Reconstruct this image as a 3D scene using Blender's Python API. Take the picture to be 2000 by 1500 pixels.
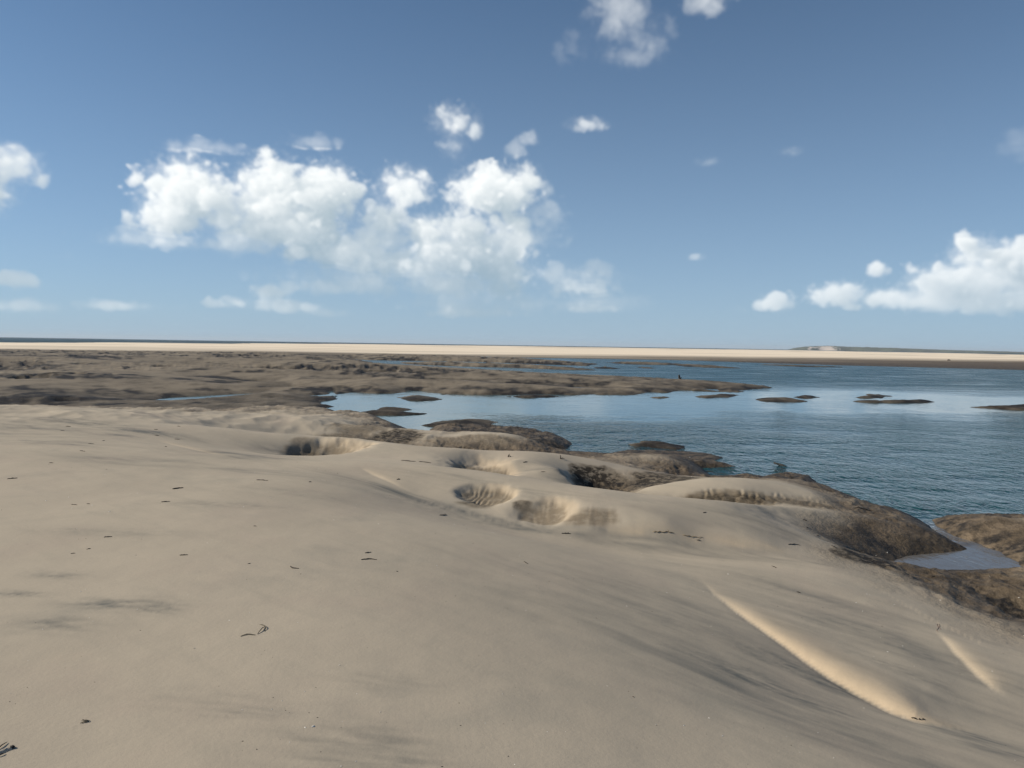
import bpy, bmesh, math, random
import numpy as np
from mathutils import Vector, Matrix

random.seed(7)
scene = bpy.context.scene
for o in list(bpy.data.objects):
    bpy.data.objects.remove(o)
C = scene.collection

# ------------------------------------------------------------------ camera
HC = 2.7                    # lens height above the lagoon's water level (z = 0)
F = 1511.0                  # focal length in units of a 2000-wide frame
PITCH = math.radians(2.89)  # looking slightly down
ROLL = math.radians(0.90)   # the phone was held a touch crooked
cam = bpy.data.cameras.new('camera')
cam.sensor_fit = 'HORIZONTAL'
cam.sensor_width = 36.0
cam.lens = 36.0 * F / 2000.0
cam.clip_start = 0.05
cam.clip_end = 60000.0
camo = bpy.data.objects.new('camera', cam)
C.objects.link(camo)
fwd = Vector((0, math.cos(PITCH), -math.sin(PITCH)))
up0 = Vector((0, math.sin(PITCH), math.cos(PITCH)))
rt0 = Vector((1, 0, 0))
rt = rt0 * math.cos(ROLL) + up0 * math.sin(ROLL)
up = -rt0 * math.sin(ROLL) + up0 * math.cos(ROLL)
camo.matrix_world = Matrix(((rt.x, up.x, -fwd.x, 0), (rt.y, up.y, -fwd.y, 0), (rt.z, up.z, -fwd.z, HC), (0, 0, 0, 1)))
scene.camera = camo


def ray(u, v):
    d = fwd + rt * ((u - 1000.0) / F) + up * ((750.0 - v) / F)
    return np.array(d)


def spot(u, v, z=0.0):
    """Point of the place, z metres above the water, seen towards (u, v)."""
    d = ray(u, v)
    t = (z - HC) / min(d[2], -1e-4)
    return d[0] * t, d[1] * t


# ------------------------------------------------------------------ sun, sky, exposure
SUN_AZ = math.radians(-84)    # measured from straight ahead, negative = left
SUN_EL = math.radians(30)
sun_dir = Vector((math.sin(SUN_AZ) * math.cos(SUN_EL), math.cos(SUN_AZ) * math.cos(SUN_EL), math.sin(SUN_EL)))
sl = bpy.data.lights.new('sun', 'SUN')
sl.energy = 4.3
sl.angle = math.radians(0.6)
sl.color = (1.0, 0.91, 0.77)
so = bpy.data.objects.new('sun', sl)
so.rotation_euler = sun_dir.to_track_quat('Z', 'Y').to_euler()
so.location = (-20, 0, 30)
C.objects.link(so)

scene.view_settings.view_transform = 'Standard'
scene.view_settings.look = 'None'
scene.view_settings.exposure = 0.22
scene.view_settings.gamma = 1.0
scene.view_settings.use_curve_mapping = False
scene.cycles.use_denoising = True
scene.cycles.max_bounces = 6
scene.cycles.transparent_max_bounces = 8
scene.cycles.caustics_reflective = False
scene.cycles.caustics_refractive = False


class N:
    """A node socket with arithmetic, to write shader maths as expressions."""
    tree = None

    def __init__(self, s):
        self.s = s

    @staticmethod
    def node(kind, **kw):
        n = N.tree.nodes.new(kind)
        for k, v in kw.items():
            setattr(n, k, v)
        return n

    @staticmethod
    def plug(sock, v):
        if isinstance(v, N):
            N.tree.links.new(v.s, sock)
        else:
            sock.default_value = v

    @staticmethod
    def op(o, *a, clamp=False):
        n = N.node('ShaderNodeMath', operation=o, use_clamp=clamp)
        for i, v in enumerate(a):
            N.plug(n.inputs[i], v)
        return N(n.outputs[0])

    @staticmethod
    def vop(o, *a, out=0):
        n = N.node('ShaderNodeVectorMath', operation=o)
        for i, v in enumerate(a):
            N.plug(n.inputs[i], v)
        return N(n.outputs[out])

    def __add__(self, b): return N.op('ADD', self, b)
    def __sub__(self, b): return N.op('SUBTRACT', self, b)
    def __rsub__(self, b): return N.op('SUBTRACT', b, self)
    def __mul__(self, b): return N.op('MULTIPLY', self, b)
    def __truediv__(self, b): return N.op('DIVIDE', self, b)
    __radd__ = __add__
    __rmul__ = __mul__

    def max(self, b): return N.op('MAXIMUM', self, b)
    def min(self, b): return N.op('MINIMUM', self, b)
    def clamp(self): return N.op('ADD', self, 0.0, clamp=True)

    def ramp(self, a, b, lo=0.0, hi=1.0, kind='SMOOTHSTEP'):
        n = N.node('ShaderNodeMapRange', interpolation_type=kind)
        N.plug(n.inputs[0], self)
        n.inputs[1].default_value = a
        n.inputs[2].default_value = b
        n.inputs[3].default_value = lo
        n.inputs[4].default_value = hi
        return N(n.outputs[0])


def noise(vec, scale=1.0, detail=4.0, rough=0.5, distort=0.0, color=False):
    n = N.node('ShaderNodeTexNoise')
    N.plug(n.inputs['Vector'], vec)
    n.inputs['Scale'].default_value = scale
    n.inputs['Detail'].default_value = detail
    n.inputs['Roughness'].default_value = rough
    n.inputs['Distortion'].default_value = distort
    return N(n.outputs['Color' if color else 'Fac'])


def xyz(x, y, z=0.0):
    n = N.node('ShaderNodeCombineXYZ')
    for i, v in enumerate((x, y, z)):
        N.plug(n.inputs[i], v)
    return N(n.outputs[0])


def mixc(f, a, b):
    n = N.node('ShaderNodeMix', data_type='RGBA')
    n.clamp_factor = True
    N.plug(n.inputs[0], f)
    for i, v in ((6, a), (7, b)):
        N.plug(n.inputs[i], v if isinstance(v, N) else (*v, 1.0))
    return N(n.outputs[2])


def split_xyz(v):
    n = N.node('ShaderNodeSeparateXYZ')
    N.plug(n.inputs[0], v)
    return [N(n.outputs[i]) for i in range(3)]


# clouds: heading and height of each puff of the fair-weather cumulus, its two half-widths, and its strength
def heading(u, v):
    d = ray(u, v)
    d = d / np.linalg.norm(d)
    return math.atan2(d[0], d[1]), math.asin(d[2])


PUFFS = [  # u, v, half-width, half-height, strength
    (365, 385, 88, 80, 1.25), (440, 420, 62, 56, 0.85), (330, 432, 66, 45, .9),
    (530, 390, 80, 85, 1.2), (500, 430, 80, 60, 1.0), (640, 390, 75, 75, 1.1), (590, 450, 110, 60, 1.0),
    (710, 470, 80, 45, .7), (790, 370, 66, 52, .8), (765, 470, 80, 50, .65),
    (835, 455, 55, 45, .95), (890, 450, 70, 50, .85), (960, 380, 95, 60, 1.1), (1025, 355, 40, 40, .9), (1068, 372, 18, 22, .6),
    (900, 500, 150, 60, .85), (985, 470, 90, 70, .8), (990, 540, 70, 45, .85), (780, 520, 140, 45, .78), (650, 495, 120, 35, .8),
    (880, 560, 190, 35, .68), (640, 560, 130, 26, .6),
    (880, 238, 50, 40, .76), (925, 252, 26, 36, .70), (885, 285, 34, 40, .64),
    (1035, 272, 26, 22, .58), (1005, 298, 28, 20, .56), (1145, 245, 50, 20, .66), 
    (1215, 50, 75, 62, .5), (1265, 75, 60, 60, .48), (1130, 85, 50, 42, .42), (1380, 5, 52, 34, .55),
    (15, 325, 60, 42, .8), (-40, 375, 60, 60, .85), (28, 548, 42, 20, .8), (120, 502, 24, 10, .4),
    (800, 548, 240, 50, .62), (960, 590, 260, 34, .55), (1120, 545, 120, 36, .6), (650, 540, 170, 34, .5), (1060, 450, 60, 70, .55), (735, 430, 64, 56, .78), (300, 470, 110, 26, .6), (470, 470, 90, 36, .6), (980, 570, 60, 26, .75), (1180, 590, 120, 26, .5), (1230, 110, 90, 30, .42), (1190, 20, 60, 40, .5),
    (1515, 592, 42, 26, .8), (1640, 578, 62, 30, .85), (1668, 600, 26, 14, .8), (1715, 530, 24, 20, .85), (1765, 585, 85, 26, .75),
    (1900, 505, 50, 45, 1.05), (1880, 560, 110, 50, .9), (1985, 530, 80, 55, 1.1), (1940, 590, 140, 35, .7),
    (1985, 290, 45, 35, .42), (1360, 503, 24, 12, .68), (1130, 562, 85, 26, .74), (1150, 600, 100, 20, .66),
    (522, 572, 40, 20, .82), (450, 592, 55, 16, .74), (560, 600, 100, 18, .62), (930, 610, 120, 18, .62), (230, 598, 90, 14, .62), (40, 600, 80, 16, .62), (640, 612, 70, 14, .6),
    (345, 288, 34, 18, .55), (420, 290, 70, 18, .52), (610, 280, 60, 18, .5), (1250, 600, 60, 22, .3), (1545, 297, 34, 14, .5), (1380, 318, 34, 14, .48), (2120, 560, 130, 70, 1.0), (1437, 606, 20, 10, .4),
]

world = bpy.data.worlds.new('World')
scene.world = world
world.use_nodes = True
wt = world.node_tree
wt.nodes.clear()

# The clouds are grown as a small three-dimensional field of vapour over heading (U), height (V) and depth (W),
# lit from the sun's side and looked through, then used as the sky's cloud layer.
def grow_clouds():
    rng = np.random.default_rng(11)
    st, sw = 2.5, 7.0
    nu, nv, nw = 1280, 384, 32
    U = (np.arange(nu) - nu / 2 + .5) * st
    V = np.arange(nv) * st - 20.0
    Wd = (np.arange(nw) - nw / 2 + .5) * sw
    ku = np.fft.fftfreq(nu, st)[:, None, None]
    kv = np.fft.fftfreq(nv, st)[None, :, None]
    kw = np.fft.rfftfreq(nw, sw)[None, None, :]
    k2 = np.sqrt(ku ** 2 + (kv * 0.9) ** 2 + kw ** 2).astype(np.float32)
    white = np.fft.rfftn(rng.standard_normal((nu, nv, nw)).astype(np.float32)).astype(np.complex64)

    def band(period, width=0.45):
        f = np.exp(-0.5 * (np.log(np.maximum(k2, 1e-6) * period) / width) ** 2)
        g = np.fft.irfftn(white * f, s=(nu, nv, nw), axes=(0, 1, 2)).astype(np.float32)
        return g / g.std()
    tex = np.zeros((nu, nv, nw), np.float32)
    for per, amp in ((150, .24), (80, .27), (42, .16), (22, .07), (11, .034)):
        g = band(per)
        if per > 100:
            tex += amp * g
        else:
            tex += amp * (np.abs(g) - 0.8) * 1.25
    wisp = band(60, .9)
    env = np.full((nu, nv, nw), -2.0, np.float32)
    opa = np.zeros((nu, nv, nw), np.float32)
    puffs = [(*[c * F for c in heading(u, v)], a, b, w) for (u, v, a, b, w) in PUFFS]
    for i in range(16):      # the same fair-weather cumulus beyond the edges of the view
        sgn = -1 if i % 2 else 1
        u0 = sgn * rng.uniform(1120, 1500); v0 = rng.uniform(60, 560)
        for j in range(5):
            puffs.append((u0 + rng.uniform(-90, 90), v0 + rng.uniform(-20, 25), rng.uniform(40, 95), rng.uniform(28, 60), rng.uniform(.4, 1.1)))
    for (cu, cv, a, b, w) in puffs:
        i0, i1 = np.searchsorted(U, (cu - 1.9 * a, cu + 1.9 * a)); j0, j1 = np.searchsorted(V, (cv - 1.9 * b, cv + 1.9 * b))
        if i1 <= i0 or j1 <= j0:
            continue
        vv_ = (V[j0:j1] - cv) / b
        vv_ = np.where(vv_ < 0, vv_ * 1.35, vv_)          # flatter bases than tops
        c = min(max(a, b), 90)
        q = (((U[i0:i1] - cu) / a) ** 2)[:, None, None] + (vv_ ** 2)[None, :, None] + ((Wd / c) ** 2)[None, None, :]
        e = (0.30 + 0.42 * min(w, 1.0)) - q * (0.80 + .25 * w)
        blk = env[i0:i1, j0:j1]
        # gentle blend where puffs meet
        hi = np.maximum(blk, e); lo = np.minimum(blk, e)
        opa[i0:i1, j0:j1] = np.where(e > blk, min(1.0, (w / .92) ** 4.6), opa[i0:i1, j0:j1])
        env[i0:i1, j0:j1] = hi + 0.10 * np.exp(-(hi - lo) * 4.0) * (hi > -1)
    rho = np.clip((env + tex * 0.85 - 0.02) * 1.15, 0, 1)
    soft = np.clip((env + 0.26 + wisp * .28), 0, 1) * 0.075   # thin vapour round the puffs
    for ax in (0, 1):
        opa = (np.roll(opa, 3, ax) + np.roll(opa, -3, ax) + 2 * opa) / 4
    rho = (rho * rho * (3 - 2 * rho) * 0.75 + soft) * opa
    # sunlight: sweep from the left, coming down at the sun's height
    el = 0.62
    tau = np.zeros_like(rho); cur = np.zeros((nv, nw), np.float32)
    sh = el
    for i in range(1, nu):
        p = cur + rho[i - 1] * st
        k = int(sh); fr = sh - k
        upv = np.zeros_like(p); upv[:-1] = p[1:]
        cur = p * (1 - fr) + upv * fr
        cur *= 0.995
        tau[i] = cur
    tau *= 1.18
    above = np.cumsum(rho[:, ::-1], 1)[:, ::-1] * st
    light = 0.52 * np.exp(-tau * 0.085) + 0.48 * np.exp(-tau * 0.016)
    amb = 0.35 + 0.65 * np.exp(-above * 0.022)
    S = 0.70 * light + 0.30 * amb
    ext = rho * sw * 0.13
    T = np.exp(-(np.cumsum(ext, 2) - ext))
    wgt = T * (1 - np.exp(-ext))
    alpha = wgt.sum(2)
    lum = (wgt * S).sum(2) / np.maximum(alpha, 1e-4)
    img = bpy.data.images.new('cloud_field', nu, nv, alpha=True, float_buffer=True, is_data=True)
    px = np.zeros((nv, nu, 4), np.float32)
    px[..., 0] = lum.T
    edge = np.clip((V + 20) / 30, 0, 1)[:, None] * np.clip((V[-1] - V) / 80, 0, 1)[:, None]
    px[..., 1] = np.clip(alpha.T, 0, 1) * edge
    px[..., 3] = 1.0
    img.pixels.foreach_set(px.ravel())
    img.pack()
    return img, nu * st / F, (V[0] - st / 2) / F, nv * st / F


CLOUDS, AZ_SPAN, EL_LOW, EL_SPAN = grow_clouds()
N.tree = wt
tc = N(N.node('ShaderNodeTexCoord').outputs['Generated'])
dx, dy, dz = split_xyz(tc)
az_n = N.op('ARCTAN2', dx, dy)
el_n = N.op('ARCSINE', dz)
tx = N.node('ShaderNodeTexImage', extension='MIRROR', interpolation='Cubic')
tx.image = CLOUDS
N.plug(tx.inputs[0], xyz(az_n / AZ_SPAN + 0.5, ((el_n - EL_LOW) / EL_SPAN).max(0.002).min(0.998), 0.0))
lum_n, alpha, _ = split_xyz(N(tx.outputs['Color']))
cloud_col = mixc(lum_n.ramp(.22, .95, kind='LINEAR'), (0.30, 0.40, 0.47), (0.93, 0.95, 0.94))

sky = N.node('ShaderNodeTexSky', sky_type='NISHITA')
sky.sun_disc = False
sky.sun_elevation = SUN_EL
sky.sun_rotation = SUN_AZ
sky.altitude = 0.0
sky.air_density = 0.55
sky.dust_density = 0.25
sky.ozone_density = 5.0
SKY = (0.064, 0.086, 0.086)
skyc = N.vop('MULTIPLY', N(sky.outputs[0]), SKY)
veil = el_n.ramp(0.02, 0.18, 0.62, 1.0)     # low clouds are seen through more air
low_air = N.op('EXPONENT', el_n.max(0.0) * -4.4) * 0.94   # moist sea air thickens towards the horizon all round
skyc = mixc(low_air, skyc, (0.325, 0.435, 0.54))
total = mixc(alpha * veil, skyc, cloud_col)
bg = N.node('ShaderNodeBackground')
N.plug(bg.inputs['Color'], total)
bg.inputs['Strength'].default_value = 1.0
wo = N.node('ShaderNodeOutputWorld')
wt.links.new(bg.outputs[0], wo.inputs[0])
world.cycles.sampling_method = 'MANUAL'
world.cycles.sample_map_resolution = 512


# ------------------------------------------------------------------ numeric noise for the relief
def _hash(ix, iy, seed):
    h = (ix.astype(np.int64) * 374761393 + iy.astype(np.int64) * 668265263 + seed * 1274126177) & 0xFFFFFFFF
    h = ((h ^ (h >> 13)) * 1274126177) & 0xFFFFFFFF
    h = h ^ (h >> 16)
    return h


def gnoise(x, y, seed=0):
    x0 = np.floor(x); y0 = np.floor(y)
    fx = (x - x0); fy = (y - y0)
    ux = fx * fx * fx * (fx * (fx * 6 - 15) + 10)
    uy = fy * fy * fy * (fy * (fy * 6 - 15) + 10)

    def g(ox, oy):
        a = (_hash(x0 + ox, y0 + oy, seed) & 1023).astype(np.float32) * np.float32(2 * np.pi / 1024)
        return np.cos(a) * (fx - ox) + np.sin(a) * (fy - oy)
    a = g(0, 0); b = g(1, 0); c = g(0, 1); d = g(1, 1)
    return ((a + (b - a) * ux) + ((c + (d - c) * ux) - (a + (b - a) * ux)) * uy) * 1.4


def fbm(x, y, octv=4, seed=0, gain=0.5, lac=2.03):
    s = 0; a = 1.0; t = 0
    for i in range(octv):
        s = s + a * gnoise(x, y, seed + i * 17)
        t += a
        a *= gain
        x = x * lac + 13.7; y = y * lac - 7.1
    return s / t


def billow(x, y, octv=3, seed=0):
    s = 0; a = 1.0; t = 0
    for i in range(octv):
        s = s + a * (1.0 - 2.0 * np.abs(gnoise(x, y, seed + i * 31)))
        t += a; a *= 0.5
        x = x * 2.1 + 3.3; y = y * 2.1 + 9.1
    return s / t


def sstep(a, b, x):
    t = np.clip((x - a) / (b - a), 0, 1)
    return t * t * (3 - 2 * t)


def smin(a, b, k):
    h = np.clip(0.5 + 0.5 * (b - a) / k, 0, 1)
    return b + (a - b) * h - k * h * (1 - h)


# ------------------------------------------------------------------ the lie of the land
# surveyed points of the near beach: seen towards (u, v) at height z above the water
RELIEF = [
    # broad smooth bank on which the picture is taken
    (-300, 1500, 1.17), (0, 1500, 1.15), (500, 1500, 1.13), (1000, 1500, 1.07), (1500, 1500, .92), (2000, 1500, .68), (2400, 1500, .5),
    (-300, 1300, 1.17), (0, 1300, 1.16), (500, 1300, 1.14), (1000, 1300, 1.04), (1300, 1300, .88),
    (-300, 1100, 1.15), (0, 1100, 1.15), (500, 1100, 1.12), (900, 1100, 1.0), (1150, 1110, .84), (1330, 1150, .73),
    (-300, 950, 1.12), (0, 950, 1.12), (400, 950, 1.10), (600, 935, 1.06), (700, 960, 1.0), (850, 1020, .92), (1050, 1060, .80),
    (-300, 850, 1.09), (0, 850, 1.10), (300, 870, 1.06), (450, 890, 1.03), (200, 830, 1.06),
    (-300, 795, 1.06), (0, 801, 1.06), (150, 804, 1.03), (300, 818, .98), (450, 838, .93), 
    # beyond its brow the bank falls to the flats
    (-300, 786, .35), (0, 789, .32), (150, 793, .30), (300, 803, .30), (430, 806, .34), (540, 815, .5), 
    # first hollow, running down to the right
    (560, 908, 1.02), (660, 906, 1.0), (730, 926, .945), (800, 965, .86), (880, 988, .79), (950, 1002, .74), (1060, 1024, .69), (1200, 1043, .645), (1350, 1058, .59), (1490, 1074, .54), (1600, 1090, .46), (1700, 1108, .38),
    # long bar behind it
    (760, 908, .985), (850, 912, .97), (930, 922, .955), (1000, 936, .94), (1100, 961, .91), (1200, 980, .87), (1300, 990, .82), (1400, 995, .77), (1500, 1000, .69), (1600, 1006, .57), (1700, 1020, .42), (1780, 1040, .28), (1850, 1068, .12),
    (1000, 965, .87), (1150, 1005, .80), (1300, 1025, .73), (1450, 1040, .64), (1560, 1055, .53), (1640, 1065, .42), (1700, 1075, .30), (1700, 1100, .07), (1660, 1085, .26), (1760, 1085, .12),
    # second hollow
    (640, 888, .62), (760, 893, .80), (870, 898, .76), (940, 908, .60), (1000, 922, .60), (1080, 936, .60), (1160, 945, .34), (1230, 968, .34), (1330, 978, .44), (1450, 984, .44), (1560, 980, .42), (1650, 992, .30),
    # second bar
    (580, 848, .90), (660, 857, .88), (740, 863, .86), (820, 872, .83), (900, 880, .80), (1000, 883, .77), (1100, 888, .70), (1170, 905, .58), (1250, 922, .46), (1090, 915, .70), (1000, 900, .74), (680, 875, .80),
    (1080, 880, .05),
    # bar C with the rippled flank
    (1260, 951, .50), (1330, 947, .58), (1400, 942, .63), (1450, 940, .63), (1520, 950, .56), (1600, 968, .46), (1680, 986, .26), (1350, 960, .54), (1450, 958, .57),
    # mounds at the water's edge
    (560, 812, .55), (650, 823, .58), (700, 830, .55), (750, 838, .46), (800, 852, .12), (880, 850, .42), (960, 850, .48), (1030, 855, .38), (1095, 868, .10),
    (1230, 892, .36), (1300, 892, .38), (1370, 897, .24), (1300, 925, .22), (1350, 935, .14), (1420, 908, .06),
    (1510, 938, .34), (1560, 938, .36), (1610, 955, .22), (1660, 975, .10),
    (1870, 1024, .28), (1950, 1022, .40), (2050, 1030, .50), (1930, 1050, .30), (1990, 1070, .26), (2300, 1060, .6), (2050, 1090, .35),
    # slope south of the creek
    (1620, 1110, .50), (1720, 1125, .40), (1820, 1136, .20), (1920, 1136, .18), (2000, 1132, .24), (2200, 1150, .4),
    (1640, 1140, .55), (1760, 1165, .46), (1850, 1180, .36), (1940, 1185, .20), (2010, 1205, .14), (2200, 1230, .25), (1990, 1160, .22),
    (1450, 1110, .63), (1530, 1150, .62), (1620, 1200, .60), (1730, 1235, .57), (1850, 1250, .53), (1960, 1262, .46), (2100, 1300, .42),
    (1700, 1290, .60), (1850, 1330, .57), (1960, 1360, .53), (1920, 1430, .58), (2100, 1420, .5),
    (1450, 1250, .74), (1550, 1340, .72), (1700, 1420, .74), (1420, 1190, .70), (1850, 1470, .72),
    # the open lagoon and everything beyond: handled by the shore lines
    (1250, 860, .0), (1500, 880, -.1), (1800, 950, -.1), (2100, 960, -.1), (1000, 800, .3), (600, 760, .4), (0, 740, .4), (1500, 780, .3), (2200, 800, .3), (-400, 740, .4),
]
# the hidden backs of the bars: crest seen at (u, v, z), then how far behind and how high
BACKS = [(u, v, z, d, max(z - dz, lo)) for (u, v, z) in ((580, 851, .90), (660, 859, .88), (740, 865, .86), (820, 874, .83), (900, 882, .80), (1000, 886, .76)) for (d, dz, lo) in ((1.5, .36, .1), (3.0, .62, .12))]
_rp = []
_rz = []
for (u, v, z, d, z2) in BACKS:
    x, y = spot(u, v, z)
    _rp.append((math.atan2(x, y) * 0.8, math.log(math.hypot(x, y) + d)))
    _rz.append(z2)
for (u, v, z) in RELIEF:
    x, y = spot(u, v, z)
    _rp.append((math.atan2(x, y) * 0.8, math.log(math.hypot(x, y))))
    _rz.append(z)
for ang, r, z in ((-70, 3, 1.15), (-110, 3, 1.1), (-150, 3, 1.1), (180, 3, 1.05), (150, 3, .95), (110, 3, .7), (70, 3, .6), (60, 6, .45), (-60, 8, 1.1), (-60, 15, 1.05), (-90, 8, 1.1), (-150, 8, 1.1), (150, 8, .9), (100, 8, .3), (70, 10, .3), (0, 1.0, 1.12), (90, 1.0, 1.0), (-90, 1.0, 1.14), (-170, 1.0, 1.12), (170, 1, 1.08), (-60, 24, .4), (-90, 20, .8), (-150, 20, 1.1), (150, 20, .7), (100, 20, .1), (100, 60, .3), (-100, 60, .4), (180, 60, .6), (180, 20, .9)):
    _rp.append((math.radians(ang) * 0.8, math.log(r)))
    _rz.append(z)
_rp = np.array(_rp); _rz = np.array(_rz)


def _tps(r2):
    return r2 * np.log(np.maximum(r2, 1e-12))


n_ = len(_rp)
_K = _tps(((_rp[:, None] - _rp[None]) ** 2).sum(2)) + np.eye(n_) * 2e-4
_A = np.zeros((n_ + 3, n_ + 3)); _A[:n_, :n_] = _K
_A[:n_, n_] = 1; _A[:n_, n_ + 1:] = _rp; _A[n_, :n_] = 1; _A[n_ + 1:, :n_] = _rp.T
_W = np.linalg.solve(_A, np.concatenate([_rz, [0, 0, 0]]))


def survey(X, Y):
    a = np.arctan2(X, Y) * 0.8
    l = np.log(np.maximum(np.hypot(X, Y), 0.5))
    s = _W[n_] + _W[n_ + 1] * a + _W[n_ + 2] * l
    for i in range(n_):
        r2 = (a - _rp[i, 0]) ** 2 + (l - _rp[i, 1]) ** 2
        s = s + _W[i] * _tps(r2)
    return s


def outline(pts, z=0.0):
    return [spot(u, v, z) for u, v in pts]


BEACH = outline([(-900, 792), (0, 806), (250, 811), (400, 812), (520, 808), (600, 808), (640, 806), (668, 812), (690, 818), (725, 816), (775, 830), (800, 842), (818, 853), (848, 848), (840, 838), (880, 836), (930, 833), (985, 838), (1050, 842), (1085, 849), (1118, 866), (1106, 876), (1080, 880),
                 (1130, 881), (1190, 884), (1230, 878), (1290, 879), (1340, 881), (1390, 886), (1413, 893), (1400, 900), (1438, 911), (1400, 914), (1372, 914), (1383, 926), (1398, 940), (1440, 935), (1482, 938), (1495, 931), (1530, 926), (1578, 929), (1600, 944), (1645, 962), (1692, 984),
                 (1710, 991), (1745, 1003), (1790, 1013), (1812, 1028), (1842, 1047), (1868, 1062), (1884, 1072), (1845, 1080), (1770, 1087), (1728, 1105), (1790, 1119), (1900, 1122), (1997, 1108), (1957, 1077), (1905, 1059), (1860, 1047), (1836, 1030), (1818, 1015), (1845, 1011), (1930, 1009), (2150, 1011), (2600, 1030)]) \
    + [(30, 6), (30, -40), (-60, -40), (-60, 5)]
MUD = outline([(-900, 690), (0, 688), (640, 694), (700, 703), (740, 711), (800, 716), (880, 722), (1010, 729), (1100, 734), (1200, 738), (1300, 742), (1400, 747), (1490, 754), (1512, 757), (1455, 762), (1440, 766), (1390, 765), (1330, 762), (1300, 767), (1270, 766), (1250, 770), (1200, 767), (1120, 772), (1050, 770), (960, 772), (870, 770), (830, 764), (810, 763), (780, 768), (735, 769), (690, 766), (655, 770), (650, 764), (640, 766), (660, 778), (640, 783), (620, 786), (655, 795), (620, 800), (580, 803), (560, 812), (300, 815), (-900, 830)])
ISLETS = [outline(p) for p in (
    [(780, 779), (795, 774), (820, 773), (850, 777), (862, 780), (830, 784), (795, 783)],
    [(990, 775), (1040, 772), (1092, 774), (1060, 777), (1020, 777)],
    [(1155, 770), (1200, 766), (1260, 768), (1240, 771), (1180, 771)],
    [(1270, 777), (1300, 775), (1308, 777), (1285, 779)],
    [(1360, 775), (1400, 770), (1448, 772), (1420, 776), (1380, 777)],
    [(1468, 781), (1510, 777), (1560, 780), (1583, 784), (1540, 786), (1490, 784)],
    [(1542, 776), (1570, 773), (1602, 776), (1580, 779)],
    [(1668, 776), (1700, 771), (1742, 773), (1720, 778), (1690, 778)],
    [(1663, 784), (1730, 783), (1800, 782), (1838, 786), (1780, 788), (1700, 787)],
    [(1893, 795), (1950, 793), (2020, 788), (2300, 800), (2300, 806), (1990, 802)],
    [(733, 801), (750, 795), (770, 795), (812, 801), (785, 803)],
    [(690, 806), (720, 803), (780, 804), (832, 808), (790, 812), (735, 812), (700, 812)],
    [(826, 832), (850, 824), (900, 820), (950, 821), (972, 825), (950, 832), (890, 833), (860, 836)],
    [(1222, 868), (1250, 862), (1290, 863), (1338, 872), (1320, 878), (1285, 874), (1245, 872)],
    # thin strips out in the upper arm of the lagoon
    [(640, 694), (760, 696), (915, 700), (1050, 703), (1165, 711), (1150, 715), (1060, 712), (930, 707), (800, 705), (700, 703)],
    [(770, 708), (860, 710), (960, 713), (1060, 716), (1175, 723), (1120, 723), (1010, 719), (900, 716), (800, 712)],
    [(1180, 708), (1260, 708), (1330, 711), (1310, 713), (1230, 712)], [(1300, 712), (1380, 713), (1455, 720), (1400, 719), (1340, 716)],
    [(1150, 717), (1200, 718), (1215, 721), (1170, 720)], [(1230, 716), (1290, 719), (1270, 720.5)],
    [(1470, 712), (1560, 714), (1650, 717.5), (1560, 716.5)],
)]
BANK = outline([(-900, 700), (0, 700), (500, 701), (640, 697), (860, 694), (1000, 698.5), (1300, 703), (1650, 714), (2000, 723), (2900, 750), (2900, 711), (2000, 692.6), (1600, 685.0), (1300, 680.4), (1000, 675.9), (640, 671.5), (300, 669), (0, 669), (-900, 655)])
CUTS = [outline(p) for p in (
    [(285, 783), (330, 777), (400, 773), (500, 767.5), (470, 773), (400, 779), (330, 784)],
    [(488, 745), (515, 745), (520, 748), (495, 749)],
    [(818, 744.5), (850, 743.5), (890, 744), (945, 745), (900, 747), (850, 747)],
    [(1115, 756), (1150, 757), (1185, 760), (1130, 760.5), (1120, 759)], [(1368, 759), (1400, 760), (1405, 764), (1380, 762)],
    [(660, 744), (690, 743), (700, 745), (672, 746)], [(560, 708), (640, 709), (720, 712), (640, 711.5)], [(380, 716), (450, 717), (470, 719), (400, 718.5)],
    [(520, 757), (570, 755), (600, 757), (560, 759.5)], [(600, 773), (640, 770), (650, 773), (615, 776)], [(1000, 752), (1050, 752), (1075, 754), (1020, 755)],
)]


def sdf(poly, X, Y):
    """Distance to an outline, positive inside."""
    p = np.array(poly, dtype=np.float64)
    d2 = np.full(X.shape, 1e18)
    inside = np.zeros(X.shape, bool)
    for i in range(len(p)):
        ax, ay = p[i]; bx, by = p[(i + 1) % len(p)]
        ex, ey = bx - ax, by - ay
        wx = X - ax; wy = Y - ay
        t = np.clip((wx * ex + wy * ey) / max(ex * ex + ey * ey, 1e-9), 0, 1)
        d2 = np.minimum(d2, (wx - ex * t) ** 2 + (wy - ey * t) ** 2)
        if abs(ey) > 1e-12:
            c = ((ay > Y) != (by > Y)) & (X < ex * (Y - ay) / ey + ax)
            inside ^= c
    return np.where(inside, 1, -1) * np.sqrt(d2)


def local_sdf(poly, X, Y, pad):
    out = np.full(X.shape, -pad, dtype=np.float64)
    p = np.array(poly)
    m = (X > p[:, 0].min() - pad) & (X < p[:, 0].max() + pad) & (Y > p[:, 1].min() - pad) & (Y < p[:, 1].max() + pad)
    if m.any():
        out[m] = np.maximum(sdf(poly, X[m], Y[m]), -pad)
    return out


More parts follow.
